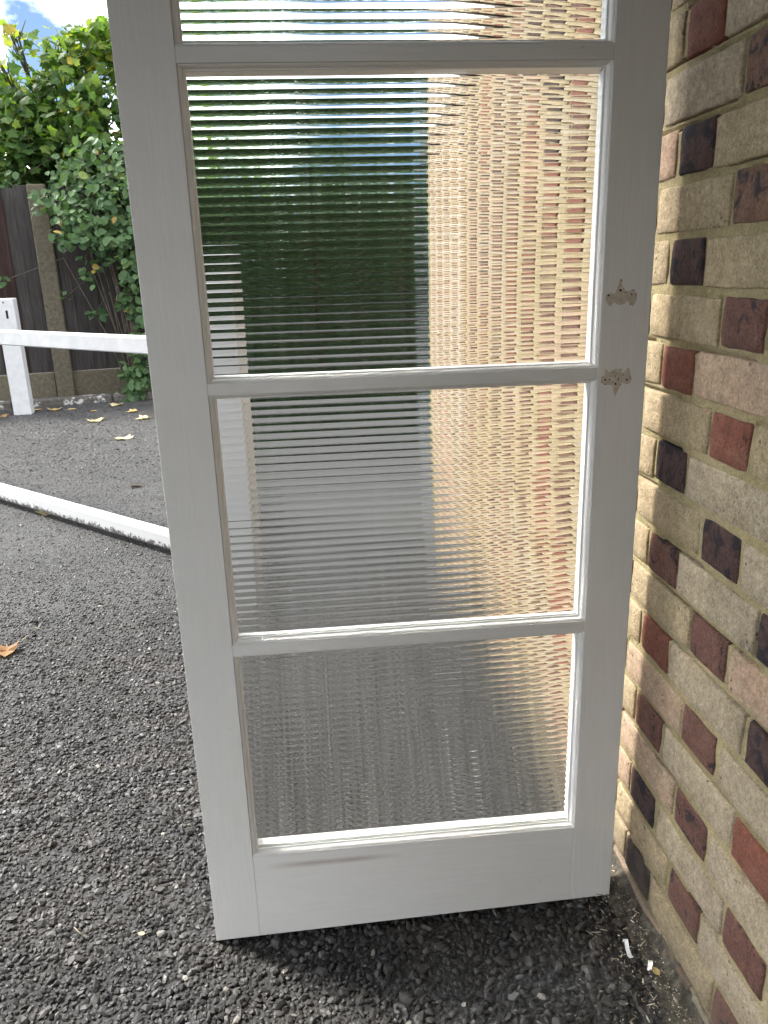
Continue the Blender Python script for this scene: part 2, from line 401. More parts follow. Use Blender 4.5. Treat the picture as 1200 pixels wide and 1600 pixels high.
def ico():
    t = (1+5**.5)/2
    V = np.array([(-1, t, 0), (1, t, 0), (-1, -t, 0), (1, -t, 0), (0, -1, t), (0, 1, t), (0, -1, -t), (0, 1, -t), (t, 0, -1), (t, 0, 1), (-t, 0, -1), (-t, 0, 1)], float)
    T = np.array([(0, 11, 5), (0, 5, 1), (0, 1, 7), (0, 7, 10), (0, 10, 11), (1, 5, 9), (5, 11, 4), (11, 10, 2), (10, 7, 6), (7, 1, 8), (3, 9, 4), (3, 4, 2), (3, 2, 6), (3, 6, 8), (3, 8, 9), (4, 9, 5), (2, 4, 11), (6, 2, 10), (8, 6, 7), (9, 8, 1)])
    return V/np.linalg.norm(V[0]), T
def scatter_stones(P, size, flat, seed, tint, embed=.55, shape=None):
    r = np.random.default_rng(seed); n = len(P); V0, T0 = shape or ico(); k = len(V0)
    V = V0[None]*(1+.75*(r.random((n, k, 1))-.5))
    sc = size[:, None]*np.stack([.8+.5*r.random(n), .55+.4*r.random(n), flat*(.75+.5*r.random(n))], 1)
    V = V*sc[:, None, :]
    a = r.random(n)*6.283; t1 = (r.random(n)-.5)*1.3; t2 = (r.random(n)-.5)*1.3
    y2 = V[:, :, 1]*np.cos(t1)[:, None]-V[:, :, 2]*np.sin(t1)[:, None]; z2 = V[:, :, 1]*np.sin(t1)[:, None]+V[:, :, 2]*np.cos(t1)[:, None]
    x3 = V[:, :, 0]*np.cos(t2)[:, None]+z2*np.sin(t2)[:, None]; z3 = -V[:, :, 0]*np.sin(t2)[:, None]+z2*np.cos(t2)[:, None]
    xx = x3*np.cos(a)[:, None]-y2*np.sin(a)[:, None]; yy = x3*np.sin(a)[:, None]+y2*np.cos(a)[:, None]
    W = np.stack([xx, yy, z3], 2)+P[:, None, :]; W[:, :, 2] += (embed*size*flat)[:, None]
    T = (T0[None]+k*np.arange(n)[:, None, None]).reshape(-1, 3)
    return W.reshape(-1, 3), T, np.repeat(tint, k)
pts = []
y = .55
while y < 7.75:
    sp = .0100 if y < 2.0 else .0120 if y < 3.4 else .0155 if y < 5 else .022
    x0, x1 = -.50-.58*y+.15, (WX-.005 if y < 2.6 else -.1-.1*(y-2.6))
    if y > 1.5: x1 = min(x1, WX-.005)
    xx = np.arange(x0, x1, sp); pts.append(np.stack([xx+sp*.5*((len(pts)) % 2), np.full(len(xx), y)], 1)); y += sp*.86
P = np.concatenate(pts); P += (rng.random(P.shape)-.5)*.0075
keep = rng.random(len(P)) < np.where(fbm(P*7, 3, 4) > .30, .97, .7)
keep &= ~((P[:, 1] > 1.3) & (P[:, 0] > -.15) & (rng.random(len(P)) < .35))
P = P[keep]
P = np.stack([P[:, 0], P[:, 1], ground_z(P[:, 0], P[:, 1])-.0008], 1)
sz = (.0032+.0052*rng.random(len(P))**1.5+.004*(rng.random(len(P)) < .06))*np.where(P[:, 1] > 3.4, np.where(P[:, 1] > 5, 1.1, .78), np.clip(1-.35*(P[:, 1]-2.2), .7, 1))
tint = np.clip(rng.beta(1.5, 2.0, len(P))+.25*(fbm(P[:, :2]*3, 3, 9)-.5), 0, .95); far = P[:, 1] > 3.2; tint[far] = .55+.25*(tint[far]-.5); tint[(rng.random(len(P)) < .007) & ~far] = 1
nr = P[:, 1] < 3.3
V, T, A = scatter_stones(P[nr], sz[nr], .55, 3, tint[nr])
OCT = (np.array([(1, 0, 0), (0, 1, 0), (-1, 0, 0), (0, -1, 0), (0, 0, 1), (0, 0, -1)], float), np.array([(0, 1, 4), (1, 2, 4), (2, 3, 4), (3, 0, 4), (1, 0, 5), (2, 1, 5), (3, 2, 5), (0, 3, 5)]))
V2, T2, A2 = scatter_stones(P[~nr], sz[~nr]*1.15, .5, 4, tint[~nr], .4, OCT)
T = np.concatenate([T, T2+len(V)]); V = np.concatenate([V, V2]); A = np.concatenate([A, A2])
tag(obj('tarmac_chippings', tri_mesh('tarmac_chippings', V, T, CHIP, False, A)), 'rough dark stone chippings bedded in the tarmac', kind='stuff')

# dirt banked against the foot of the wall
ys = np.arange(-.4, 3.6, .012); ts = np.linspace(0, 1, 9); w = []
for k, t in enumerate(ts):
    n1 = fbm(np.stack([ys*9, np.full(len(ys), t*2.5)], 1), 4, 2); wd = .030+.055*fbm(np.stack([ys*4, ys*0], 1), 3, 6)
    x = WX+.004-wd*(1-t); z = ground_z(x, ys)+.004+.030*t**1.6*(.5+n1)+.004*(n1-.5)-(.012 if k == 0 else 0)
    w.append(np.stack([x, ys, z], 1))
V = np.stack(w, 1).reshape(-1, 3); n = len(ts)
q = [(j*n+i, (j+1)*n+i, (j+1)*n+i+1, j*n+i+1) for j in range(len(ys)-1) for i in range(n-1)]
tag(obj('dirt', tri_mesh('dirt', V, [f[::-1] for f in q], DIRT, True)), 'grey brown dirt banked along the wall foot', kind='stuff')
# straw, seed husks and grit on that dirt
n = 1700; py = rng.uniform(.6, 1.75, n); px = WX-.012-np.abs(rng.normal(0, .05, n)); V = []; T = []; A = []
for i in range(n):
    L = rng.uniform(.0008, .0026) if rng.random() < .88 else rng.uniform(.003, .008); W = rng.uniform(.0005, .0014); a = rng.uniform(0, 3.14)
    z = float(ground_z(px[i], py[i]))+.007+.022*max(0, 1-(WX-px[i])/.075)**1.5+rng.uniform(0, .004)
    d = np.array([math.cos(a), math.sin(a), rng.uniform(-.2, .2)])*L; e = np.array([-math.sin(a), math.cos(a), 0])*W; c = np.array([px[i], py[i], z]); u = np.array([0, 0, W*.8])
    b = len(V); V += [c-d-e, c-d+e, c+d*.9+e*.5, c+d*.9-e*.5, c+u]; T += [(b, b+1, b+4), (b+1, b+2, b+4), (b+2, b+3, b+4), (b+3, b, b+4)]; A += [rng.random()**1.3]*5
tag(obj('litter', tri_mesh('litter', V, T, STRAW, False, A)), 'scattered straw bits and pale grit beside the wall foot', kind='stuff')

# ---------------------------------------------------------------- brick wall
wall = thing('brick_wall', 'buff brick wall with red and dark header bricks beside the white door', 'wall', (WX, 1.1, 0))
PITCH_Z = .0657*S; Z0 = H+.232*S; PER = .3320; HW = .098; SW = PER-HW-.020
WALL_Y0, WALL_Y1, WALL_TOP = -.45, 3.56, 1.88
JT = .0120
BH = PITCH_Z-JT
def brick_mesh(name, L, seed):
    r = np.random.default_rng(seed); ny = 9 if L > .15 else 6; nz = 5
    e = .0024
    yy = np.concatenate([[0, e*.35, e], np.linspace(e, L-e, ny)[1:-1], [L-e, L-e*.35, L]])
    zz = np.concatenate([[0, e*.35, e], np.linspace(e, BH-e, nz)[1:-1], [BH-e, BH-e*.35, BH]])
    Yg, Zg = np.meshgrid(yy, zz); n = Yg.size
    Xg = np.zeros_like(Yg)
    P = np.stack([Yg.ravel()*28+seed*9.1, Zg.ravel()*28+seed*3.3], 1)
    Xg += ((fbm(P, 3, seed)-.5)*.0022).reshape(Yg.shape)
    dy = np.minimum(Yg, L-Yg); dz = np.minimum(Zg, BH-Zg)
    Xg += .0026*np.clip(1-dy/e, 0, 1)**2+.0026*np.clip(1-dz/e, 0, 1)**2
    cor = np.clip(1-np.hypot(dy, dz)/.010, 0, 1)*(fbm(P*.6+5, 2, seed+5)).reshape(Yg.shape)
    Xg += .0035*cor
    # uneven outline
    wy = ((fbm(np.stack([Zg.ravel()*55, P[:, 0]*0+seed], 1), 2, seed+1)-.5)*.007).reshape(Yg.shape); wz = ((fbm(np.stack([Yg.ravel()*40, P[:, 0]*0+seed*2], 1), 3, seed+2)-.5)*.007).reshape(Yg.shape)
    Ye = Yg+wy*(np.clip(1-dy/.02, 0, 1))*.6; Ze = Zg+wz*(np.clip(1-dz/.02, 0, 1))*.6
    V = np.stack([Xg.ravel(), Ye.ravel()-L/2, Ze.ravel()-BH/2], 1).tolist()
    ny2, nz2 = len(yy), len(zz)
    Fc = [(j*ny2+i, (j+1)*ny2+i, (j+1)*ny2+i+1, j*ny2+i+1) for j in range(nz2-1) for i in range(ny2-1)]
    ring = [i for i in range(ny2)]+[j*ny2+ny2-1 for j in range(1, nz2)]+[(nz2-1)*ny2+i for i in range(ny2-2, -1, -1)]+[j*ny2 for j in range(nz2-2, 0, -1)]
    b = len(V); V += [[.035, V[i][1], V[i][2]] for i in ring]
    for k in range(len(ring)):
        k2 = (k+1) % len(ring); Fc.append((ring[k], ring[k2], b+k2, b+k))
    return V, Fc
S_VAR = [brick_mesh('s', SW, 10+k) for k in range(7)]; H_VAR = [brick_mesh('h', HW, 40+k) for k in range(7)]
S_ME = [mesh_np('stretcher', V, Fc, (BUFF,), True) for V, Fc in S_VAR]; H_ME = [mesh_np('header', V, Fc, (RED,), True) for V, Fc in H_VAR]
KNOWN = {(0, 0): RED, (2, 0): DARK, (4, 0): DARK, (6, 0): RED, (8, 0): DARK, (10, 0): MAROON, (12, 0): RED, (14, 0): MAROON, (16, 0): DARK, (18, 0): DARK,
         (1, 0): BROWN, (3, 0): BROWN, (5, 0): MAROON, (7, 0): RED, (9, 0): DARK, (11, 0): MAROON, (13, 0): MAROON, (15, 0): MAROON, (17, 0): MAROON,
         (10, 1): DARK, (12, 1): DARK, (14, 1): RED, (16, 1): MAROON, (4, 1): DARK, (6, 1): MAROON, (8, 1): RED}
KNOWN_S = {(11, 0): PINK, (12, 0): GREYB, (13, 0): GREYB, (10, 0): GREYB, (9, 1): PINK, (14, 0): GREYB, (15, 0): GREYB}
bricks = []                   # (kind, y centre, z centre, material, variant)
i = int((Z0-WALL_TOP)/PITCH_Z)-1
while True:
    zb = Z0-PITCH_Z*i
    if zb+PITCH_Z < -.01: break
    zc = zb+BH/2
    ya = 1.128 if i % 2 == 0 else .961
    if zb+BH < WALL_TOP-.004:
        for k in range(-9, 7):
            hy = ya-PER*k+random.uniform(-.003, .003); sy = ya-PER*k-PER/2+random.uniform(-.003, .003)
            mh = KNOWN.get((i, k)) or random.choices([RED, MAROON, BROWN, DARK], [4, 4, 2, 1] if k < 0 else [2, 3, 2, 3])[0]
            ms = KNOWN_S.get((i, k)) or random.choices([BUFF, PINK, GREYB], [6, 2, 3])[0]
            for kind, yc, L, mt in (('h', hy, HW, mh), ('s', sy, SW, ms)):
                if yc-L/2 > WALL_Y0 and yc+L/2 < WALL_Y1+.005:
                    bricks.append([kind, yc, zc+random.uniform(-.0015, .0015), mt, random.randrange(7), random.uniform(-.0012, .0004)])
    i += 1
def apparent(b):
    L = HW if b[0] == 'h' else SW
    c = [project((WX, b[1]+sy*L/2, b[2]+sz*BH/2)) for sy in (-1, 1) for sz in (-1, 1)]
    if min(q[2] for q in c) < .1: return 0
    xs_ = np.clip([q[0] for q in c], 0, 1200); ys_ = np.clip([q[1] for q in c], 0, 1600)
    return (max(xs_)-min(xs_))*(max(ys_)-min(ys_))
bricks.sort(key=lambda b: -apparent(b))
sm = MB(); smi = []; MATS = [BUFF, PINK, GREYB, RED, MAROON, BROWN, DARK]
for n, (kind, yc, zc, mt, var, dx) in enumerate(bricks):
    if n < 296 and apparent(bricks[n]) > 0:
        o = obj('brick', (H_ME if kind == 'h' else S_ME)[var], wall, (dx, yc-1.1, zc))
        o.material_slots[0].link = 'OBJECT'; o.material_slots[0].material = mt
    else:
        V, Fc = (H_VAR if kind == 'h' else S_VAR)[var]
        sm.add([(v[0]+dx, v[1]+yc-1.1, v[2]+zc) for v in V], Fc); smi += [MATS.index(mt)]*len(Fc)
o = obj('brickwork', mesh_np('brickwork', sm.v, sm.f, MATS, True, smi), wall); tag(o, kind='stuff')
# mortar: real relief, nearly flush, with cracked and open joints here and there
ys = np.unique(np.round(np.concatenate([np.arange(WALL_Y0, .62, .02), np.arange(.62, 1.30, .004), np.arange(1.30, WALL_Y1+.001, .016), [WALL_Y1]]), 5))
zs = np.unique(np.round(np.concatenate([np.arange(-.06, 1.50, .004), np.arange(1.50, WALL_TOP, .02), [WALL_TOP]]), 5))
Yg, Zg = np.meshgrid(ys, zs); P2 = np.stack([Yg.ravel(), Zg.ravel()], 1)
dep = .0030+.0036*(fbm(P2*26, 4, 21)-.45)+.0022*np.clip(fbm(P2*5, 3, 31)-.5, -.3, .4)
# crack lines: under/over courses and beside header ends where the joint has opened
ci = np.floor((Z0-P2[:, 1])/PITCH_Z)+1; zrel = P2[:, 1]-(Z0-PITCH_Z*ci)
near_bed = np.abs(zrel-(-.0008)-.0012*(fbm(P2*40, 2, 3)-.5)) < .0024
far_bed = np.abs(zrel-BH-.0008) < .0022
open1 = fbm(np.stack([P2[:, 0]*5.5, ci*3.7], 1), 2, 51) > .53; open2 = fbm(np.stack([P2[:, 0]*5.5, ci*5.1], 1), 2, 61) > .60
ph = np.mod(P2[:, 0]-np.where(ci % 2 == 0, 1.128, .961)+PER/2, PER)-PER/2
vj = (np.abs(np.abs(ph)-HW/2-.0125) < .0022) & (zrel > 0) & (zrel < BH)
vopen = fbm(np.stack([np.floor(P2[:, 0]/.166)*7.7, ci*3.1], 1), 2, 71) > .50
dep += np.where((near_bed & open1) | (far_bed & open2), .011, 0)+np.where(vj & vopen, .012, 0)
V = np.stack([WX*0+dep, P2[:, 0]-1.1, P2[:, 1]], 1); nY = len(ys); nZ = len(zs)
jj, ii = np.meshgrid(np.arange(nZ-1), np.arange(nY-1), indexing='ij'); b = (jj*nY+ii).ravel()
q = np.stack([b, b+nY, b+nY+1, b+1], 1)
obj('mortar', tri_mesh('mortar', V, q, MORTAR, True), wall)
mb = MB(); mb.box((.013, WALL_Y0-1.1, -.06), (.218, WALL_Y1-1.1, WALL_TOP), .003)
mb.box((-.002, WALL_Y1-1.1+.002, -.05), (.218, WALL_Y1-1.1+.014, WALL_TOP)); obj('wall_core', mb.mesh('wall_core', MORTAR), wall)
mb = MB(); mb.box((-.03, WALL_Y0-1.1, WALL_TOP+.004), (.25, WALL_Y1-1.1+.03, WALL_TOP+.06), .006); obj('coping', mb.mesh('coping', CONC), wall)

# ---------------------------------------------------------------- unseen roof added over the viewer to shade the top of the door
shade_roof = thing('added_shade_roof', 'unseen flat brown roof added to shade the white door and the near end of the brick wall', 'roof', (0, -3.6, 0))
mb = MB(); mb.box((PX0, 0, 2.03), (.80, PY1+3.6, 2.13), .008); obj('deck', mb.mesh('deck', ROOF_BROWN), shade_roof)
mb = MB(); mb.box((-.05, -.05, -.05), (.05, .05, 2.027), .006); pp = mb.mesh('post', ROOF_BROWN)
obj('post', pp, shade_roof, (PX0+.1, .1, 0))
added_wall = thing('added_wall', 'unseen brick wall added behind the viewer to darken reflections in the glass', 'added_wall', (0, -3.62, 0))  # unseen wall, added so the panes reflect less bright sky
mb = MB(); mb.box((-1.0, -.4, -.05), (.80, 0, 4.2), .01); obj('wall', mb.mesh('wall', BUFF), added_wall)
# ---------------------------------------------------------------- the glazed door
DY = S; XL, XR = -.2003*S, .4391*S; TH = .044
door = thing('glazed_door', 'white painted wooden door with reeded glass panes leaning beside the brick wall', 'door', (0, DY, 0))
ox0, ox1 = -.1315*S, .3735*S                        # openings
zu = lambda u: H+u*S
opens = [(zu(-.8535), zu(-.5125)), (zu(-.4950), zu(-.1460)), (zu(-.1304), zu(.2278)), (zu(.2450), zu(.590))]
DTOP = zu(.675)
def prism(poly, y0, y1, mat, name, bev=.0006):
    """polygon in the x,z plane given depth along y, front edges softened"""
    c = np.mean(poly, 0); p = np.array(poly); ins = []
    n = len(p)
    for i in range(n):
        a, b_, d = p[i-1], p[i], p[(i+1) % n]
        e1 = (b_-a)/np.linalg.norm(b_-a); e2 = (d-b_)/np.linalg.norm(d-b_); n1 = np.array([-e1[1], e1[0]]); n2 = np.array([-e2[1], e2[0]])
        ins.append(b_+(n1+n2)/(1+n1@n2)*bev)
    V = [(x, y0, z) for x, z in ins]+[(x, y0+bev, z) for x, z in p]+[(x, y1-bev, z) for x, z in p]+[(x, y1, z) for x, z in ins]
    Fc = [tuple(range(n))]
    for L in range(3):
        for i in range(n): Fc.append((L*n+i, L*n+n+i, L*n+n+(i+1) % n, L*n+(i+1) % n))
    Fc.append(tuple(3*n+i for i in range(n))[::-1])
    me = mesh_np(name, V, Fc, (mat,)); return me
zl, zr = zu(-1.0071), zu(-.9930)
zb_at = lambda x: zl+(zr-zl)*(x-XL)/(XR-XL)
g = .0003
obj('stile', prism([(XL, zb_at(XL)), (ox0-g, zb_at(ox0)), (ox0-g, DTOP), (XL, DTOP)], 0, TH, PAINT, 'stile'), door)
o = obj('stile', prism([(ox1+g, zb_at(ox1)), (XR, zb_at(XR)), (XR, DTOP), (ox1+g, DTOP)], 0, TH, PAINT, 'stile'), door)
tag(o, 'stile with two bare filler patches where fittings were removed')
rails = [(None, opens[0][0]), (opens[0][1], opens[1][0]), (opens[1][1], opens[2][0]), (opens[2][1], opens[3][0]), (opens[3][1], DTOP)]
for k, (a, b_) in enumerate(rails):
    za, zb2 = (zb_at(ox0), zb_at(ox1)) if a is None else (a, a)
    me = prism([(ox0, za), (ox1, zb2), (ox1, b_), (ox0, b_)], .0002 if k else .0003, TH-.0004, PAINT_B if k == 0 else PAINT_H, 'rail', .0004)
    o = obj('rail', me, door)
    if k == 0: tag(o, 'deep bottom rail with a brown rub mark under the lowest pane')
# glazing beads: ovolo profile, mitred
PROF = [(0, .0008), (.0005, .0022), (.0014, .0026), (.0026, .0038), (.0036, .0060), (.0042, .0090), (.0045, .0108), (.0064, .0114), (.0068, .0140)]   # (inward, depth)
def bead(x0, x1, z0, z1, side):
    V = []; n = len(PROF); 
    for end in (0, 1):
        for w, d in PROF+[(0, .0140)]:
            u = w*1.35                                   # the upright beads are a little wider
            if side == 'b': p = ((x0+u, d, z0+w), (x1-u, d, z0+w))[end]
            if side == 't': p = ((x1-u, d, z1-w), (x0+u, d, z1-w))[end]
            if side == 'l': p = ((x0+u, d, z1-w), (x0+u, d, z0+w))[end]
            if side == 'r': p = ((x1-u, d, z0+w), (x1-u, d, z1-w))[end]
            V.append(p)
    n += 1
    Fc = [(i, (i+1) % n, n+(i+1) % n, n+i) for i in range(n)]+[tuple(range(n))[::-1], tuple(range(n, 2*n))]
    return mesh_np('glazing_bead', V, Fc, (BEADP,))
RIB = .0121; AMP = .00105; GT = .0045
def pane_mesh(w, h, seed):
    r = np.random.default_rng(seed); per = 14; nr = int(h/RIB*per); zz = np.linspace(0, h, nr+1); xx = np.linspace(0, w, 11)
    ph = r.random(); t = np.mod(zz/RIB+ph, 1.0); prof = 1-(2*t-1)**2
    Xg, Zg = np.meshgrid(xx, zz); k = np.floor(zz/RIB+ph).astype(int); ra = .96+.08*r.random(k.max()+2)
    Yg = -(AMP*prof*ra[k])[:, None]*np.ones_like(Xg)+.00005*(r.random(Xg.shape)-.5)+.0004*(fbm(np.stack([Xg.ravel()*5, Zg.ravel()*5], 1), 2, seed)-.5).reshape(Xg.shape)
    nX = len(xx); V = np.stack([Xg.ravel(), Yg.ravel(), Zg.ravel()], 1).tolist()
    Fc = [(j*nX+i, j*nX+i+1, (j+1)*nX+i+1, (j+1)*nX+i) for j in range(nr) for i in range(nX-1)]; sm_ = [True]*len(Fc)
    b = len(V); V += [[0, GT, 0], [w, GT, 0], [w, GT, h], [0, GT, h]]; Fc.append((b, b+3, b+2, b+1)); sm_.append(False)
    # rim on its own verts
    rim = [i for i in range(nX)]+[j*nX+nX-1 for j in range(1, nr+1)]+[nr*nX+i for i in range(nX-2, -1, -1)]+[j*nX for j in range(nr-1, 0, -1)]
    b = len(V); V += [list(V[i]) for i in rim]; b2 = len(V); V += [[V[i][0], GT, V[i][2]] for i in rim]; n = len(rim)
    for i in range(n): Fc.append((b+i, b2+i, b2+(i+1) % n, b+(i+1) % n)); sm_.append(False)
    me = mesh_np('pane', V, Fc, (GLASS,)); me.polygons.foreach_set('use_smooth', sm_); return me
for k, (a, b_) in enumerate(opens):
    for sd in 'btlr': obj('glazing_bead', bead(ox0+g, ox1-g, a+g, b_-g, sd), door)
    mb = MB(); i0 = .0062
    for A_, B_ in (((ox0, a), (ox1, a+i0)), ((ox0, b_-i0), (ox1, b_)), ((ox0, a+i0+.0002), (ox0+i0, b_-i0-.0002)), ((ox1-i0, a+i0+.0002), (ox1, b_-i0-.0002))):
        mb.box((A_[0]+g, .0225, A_[1]+g), (B_[0]-g, TH-.003, B_[1]-g))
    obj('back_stop', mb.mesh('back_stop', BEADP), door)
    obj('pane', pane_mesh(ox1-ox0-.008, b_-a-.008, 60+k), door, (ox0+.004, .0165, a+.004))
# ghost marks of removed latch plates
def door_pt(px, py):
    d = ray(px, py); t = DY/d[1]; return np.array([d[0]*t, H+d[2]*t])
def blob(poly, y, th, mat, name):
    P = np.array(poly); n = len(P); c = P.mean(0)
    V = [(*p[:1], y, p[1]) for p in P]+[(c[0]+(p[0]-c[0])*.93, y-th, c[1]+(p[1]-c[1])*.93) for p in P]+[(c[0], y-th*1.05, c[1])]
    Fc = [(i, (i+1) % n, n+(i+1) % n, n+i) for i in range(n)]+[(n+i, n+(i+1) % n, 2*n) for i in range(n)]
    return mesh_np(name, V, Fc, (mat,))
def lump(cx, cy, rx, ry, n=12, sd=0, j=.18):
    r = random.Random(sd); return [door_pt(cx+rx*math.cos(-6.283*k/n)*(1+r.uniform(-j, j)), cy+ry*math.sin(-6.283*k/n)*(1+r.uniform(-j, j))) for k in range(n)]
def scar(poly, holes, scuffs, label):
    base = obj('filler_patch', blob([door_pt(*q_) for q_ in poly[::-1]], 0, .00016, FILL, 'filler_patch'), door); tag(base, label)
    for px, py, r in holes:
        obj('screw_hole', blob(lump(px, py, r, r, 10, int(px*3)), 0, .0005, HOLE, 'screw_hole'), base)
    for px, py, rx, ry in scuffs:
        obj('scuff', blob(lump(px, py, rx, ry, 9, int(px*7+py), .55), 0, .0004, SCUFF, 'scuff'), base)
scar([(969, 434), (972, 445), (977, 454), (983, 455), (988, 452), (994, 458), (995, 468), (989, 479), (984, 473), (981, 466), (977, 474), (969, 477), (962, 474), (958, 466), (953, 479), (946, 471), (947, 461), (953, 457), (961, 459), (964, 451), (967, 443)],
     [(951, 461.5, 1.7), (969.5, 453.5, 2.1), (987, 460, 1.6)],
     [(971, 438, 1.1, 2.0), (978, 457, 2.4, .7), (994, 460, .6, 4), (985, 475, .8, 2.2), (990, 453, 2.6, .6), (975, 451, .8, .8), (970, 470, .7, .7), (988, 472, 1.0, .5), (949, 467, .8, .4)], 'upper filler patch with three screw holes')
scar([(945, 575), (950, 583), (956, 579), (962, 576), (969, 577), (973, 583), (977, 585), (980, 578), (983, 573), (985, 584), (987, 592), (984, 599), (977, 600), (972, 598), (968, 605), (964, 613), (961, 620), (958, 611), (957, 603), (952, 601), (945, 602), (939, 597), (940, 589), (946, 585)],
     [(945.5, 593.5, 1.6), (961.5, 600, 1.9), (979.5, 593.5, 1.6)],
     [(959, 582, 2.0, .7), (966, 593, 1.2, 2.4), (940.5, 597, .8, 3), (952, 593, 2.0, 1.2), (945, 600.5, 2.6, .6), (961, 588, .9, 2.4), (970, 577, 3.2, .4), (974, 586, .8, 2), (955, 588, 1.2, .8), (957, 597, .8, 1.2), (970, 601, .9, .7), (985, 590, .4, 2.2), (964, 584, .7, .7)], 'lower filler patch with chipped paint and three screw holes')

# ---------------------------------------------------------------- white barrier gate and its latch post
ga = on_ground(262, 852, .03); gb = on_ground(-4, 774, .03); ga[2] = gb[2] = 0
gdir = (gb-ga)/np.linalg.norm(gb-ga); gst = np.array([-.33, 3.0, 0])
gdir = gb-gst; gdir /= np.linalg.norm(gdir); gang = math.atan2(gdir[1], gdir[0])
gate = thing('barrier_gate', 'white tubular barrier gate with flaking bottom rail across the tarmac', 'gate', (gst[0], gst[1], 0)); gate.rotation_euler = (0, 0, gang)
ztop = .934
RT = .068
mb = MB(); mb.box((.085, -RT/2, -RT), (4.7, RT/2, 0), .005); o = obj('top_rail', mb.mesh('top_rail', WHITEP), gate, (0, 0, ztop))
mb = MB(); mb.box((.085, -.034, -.034), (4.7, .034, .034), .005); o = obj('bottom_rail', mb.mesh('bottom_rail', PEEL), gate, (0, 0, .062))
tag(o, 'bottom rail with black rot flaking through its paint')
mb = MB(); mb.box((4.702, -.036, .028), (4.774, .036, ztop), .005); obj('end_stile', mb.mesh('end_stile', WHITEP), gate)
mb = MB(); mb.box((2.4, -.024, .098), (2.45, .024, ztop-RT-.002), .004); obj('bar', mb.mesh('bar', WHITEP), gate)
hp = thing('gate_post', 'square white gate post behind the reeded glass of the door', 'post', (gst[0], gst[1], 0)); hp.rotation_euler = (0, 0, -.1)
mb = MB(); mb.box((-.08, -.08, -.05), (.08, .08, .985), .006); obj('shaft', mb.mesh('shaft', WHITEP), hp)
mb = MB(); mb.box((-.086, -.086, .987), (.086, .086, 1.004), .006); obj('cap', mb.mesh('cap', WHITEP), hp)
pb = on_ground(35, 648)
lp = thing('latch_post', 'short white square post with a latch slot standing before the wooden fence', 'post', (pb[0], pb[1]+.06, 0)); lp.rotation_euler = (0, 0, .12)
PH = 1.02
mb = MB(); mb.box((-.075, -.075, -.05), (.075, .075, PH), .006); obj('shaft', mb.mesh('shaft', WHITEP), lp)
mb = MB(); mb.box((.0, -.0775, PH-.17), (.018, -.0753, PH-.10), .0006); obj('latch_slot', mb.mesh('latch_slot', HOLE), lp)
mb = MB(); mb.box((-.012, -.0775, PH-.04), (-.002, -.0753, PH-.025), .0006); obj('bolt_hole', mb.mesh('bolt_hole', HOLE), lp)

# ---------------------------------------------------------------- wooden fence on concrete posts
fp = on_ground(106, 622); fang = math.atan2(.222, .975)
fence = thing('wooden_fence', 'weathered vertical board fence between concrete posts at the back of the yard', 'fence', (fp[0], fp[1], 0)); fence.rotation_euler = (0, 0, fang)
FT = 2.08
posts = [-7.8, -5.2, -2.6, 0, 2.55, 5.1, 7.65]
mb = MB(); mb.box((-.085, -.07, -.05), (.085, .07, FT-.05), .012); pm = mb.mesh('post', CONC)
for x in posts: obj('post', pm, fence, (x, 0, 0))
mb = MB(); mb.box((-1.212, -.03, -.04), (1.212, .025, .27), .008); gm = mb.mesh('gravel_board', CONC)
for a, b_ in zip(posts, posts[1:]): obj('gravel_board', gm, fence, ((a+b_)/2, 0, 0))
bms = {}
for key, mt in (('g', WOODG), ('b', WOODB)):
    for v_ in range(4):
        mb = MB(); r = random.Random(v_); w2 = .0625
        tp = FT-.07+r.uniform(-.02, .02)
        mb.box((-w2, -.008, .275), (w2, .008, tp), .002); bms[key, v_] = mb.mesh('board', mt)
for a, b_ in zip(posts, posts[1:]):
    n = 21; st = (b_-a-.16)/n
    for k in range(n):
        x = a+.08+st*(k+.5)
        key = 'b' if (-1.2 < x < -.25 and k % 3 != 1) or random.random() < .1 else 'g'
        o = obj('board', bms[key, random.randrange(4)], fence, (x, -.018+.009*(k % 2)+random.uniform(-.003, .003), 0)); o.rotation_euler = (0, random.uniform(-.004, .004), random.uniform(-.06, .06))
mb = MB()
for a, b_ in zip(posts, posts[1:]):
    for z in (.55, 1.7): mb.box((a+.09, .015, z), (b_-.09, .06, z+.08))
obj('arris_rail', mb.mesh('arris_rail', WOODG), fence)
kerb = bpy.data.objects.new('kerb', None); COL.objects.link(kerb); tag(kerb, 'low kerb with flaking white paint below the fence', kind='structure')
kp = on_ground(100, 632); kerb.location = (kp[0], kp[1], 0); kerb.rotation_euler = (0, 0, fang)
mb = MB(); mb.box((-.452, -.06, -.05), (.452, .06, .075), .014); km = mb.mesh('kerb_stone', KERBM)
for k in range(-7, 9): obj('kerb_stone', km, kerb, (k*.915, random.uniform(-.008, .008), random.uniform(-.008, .006)))

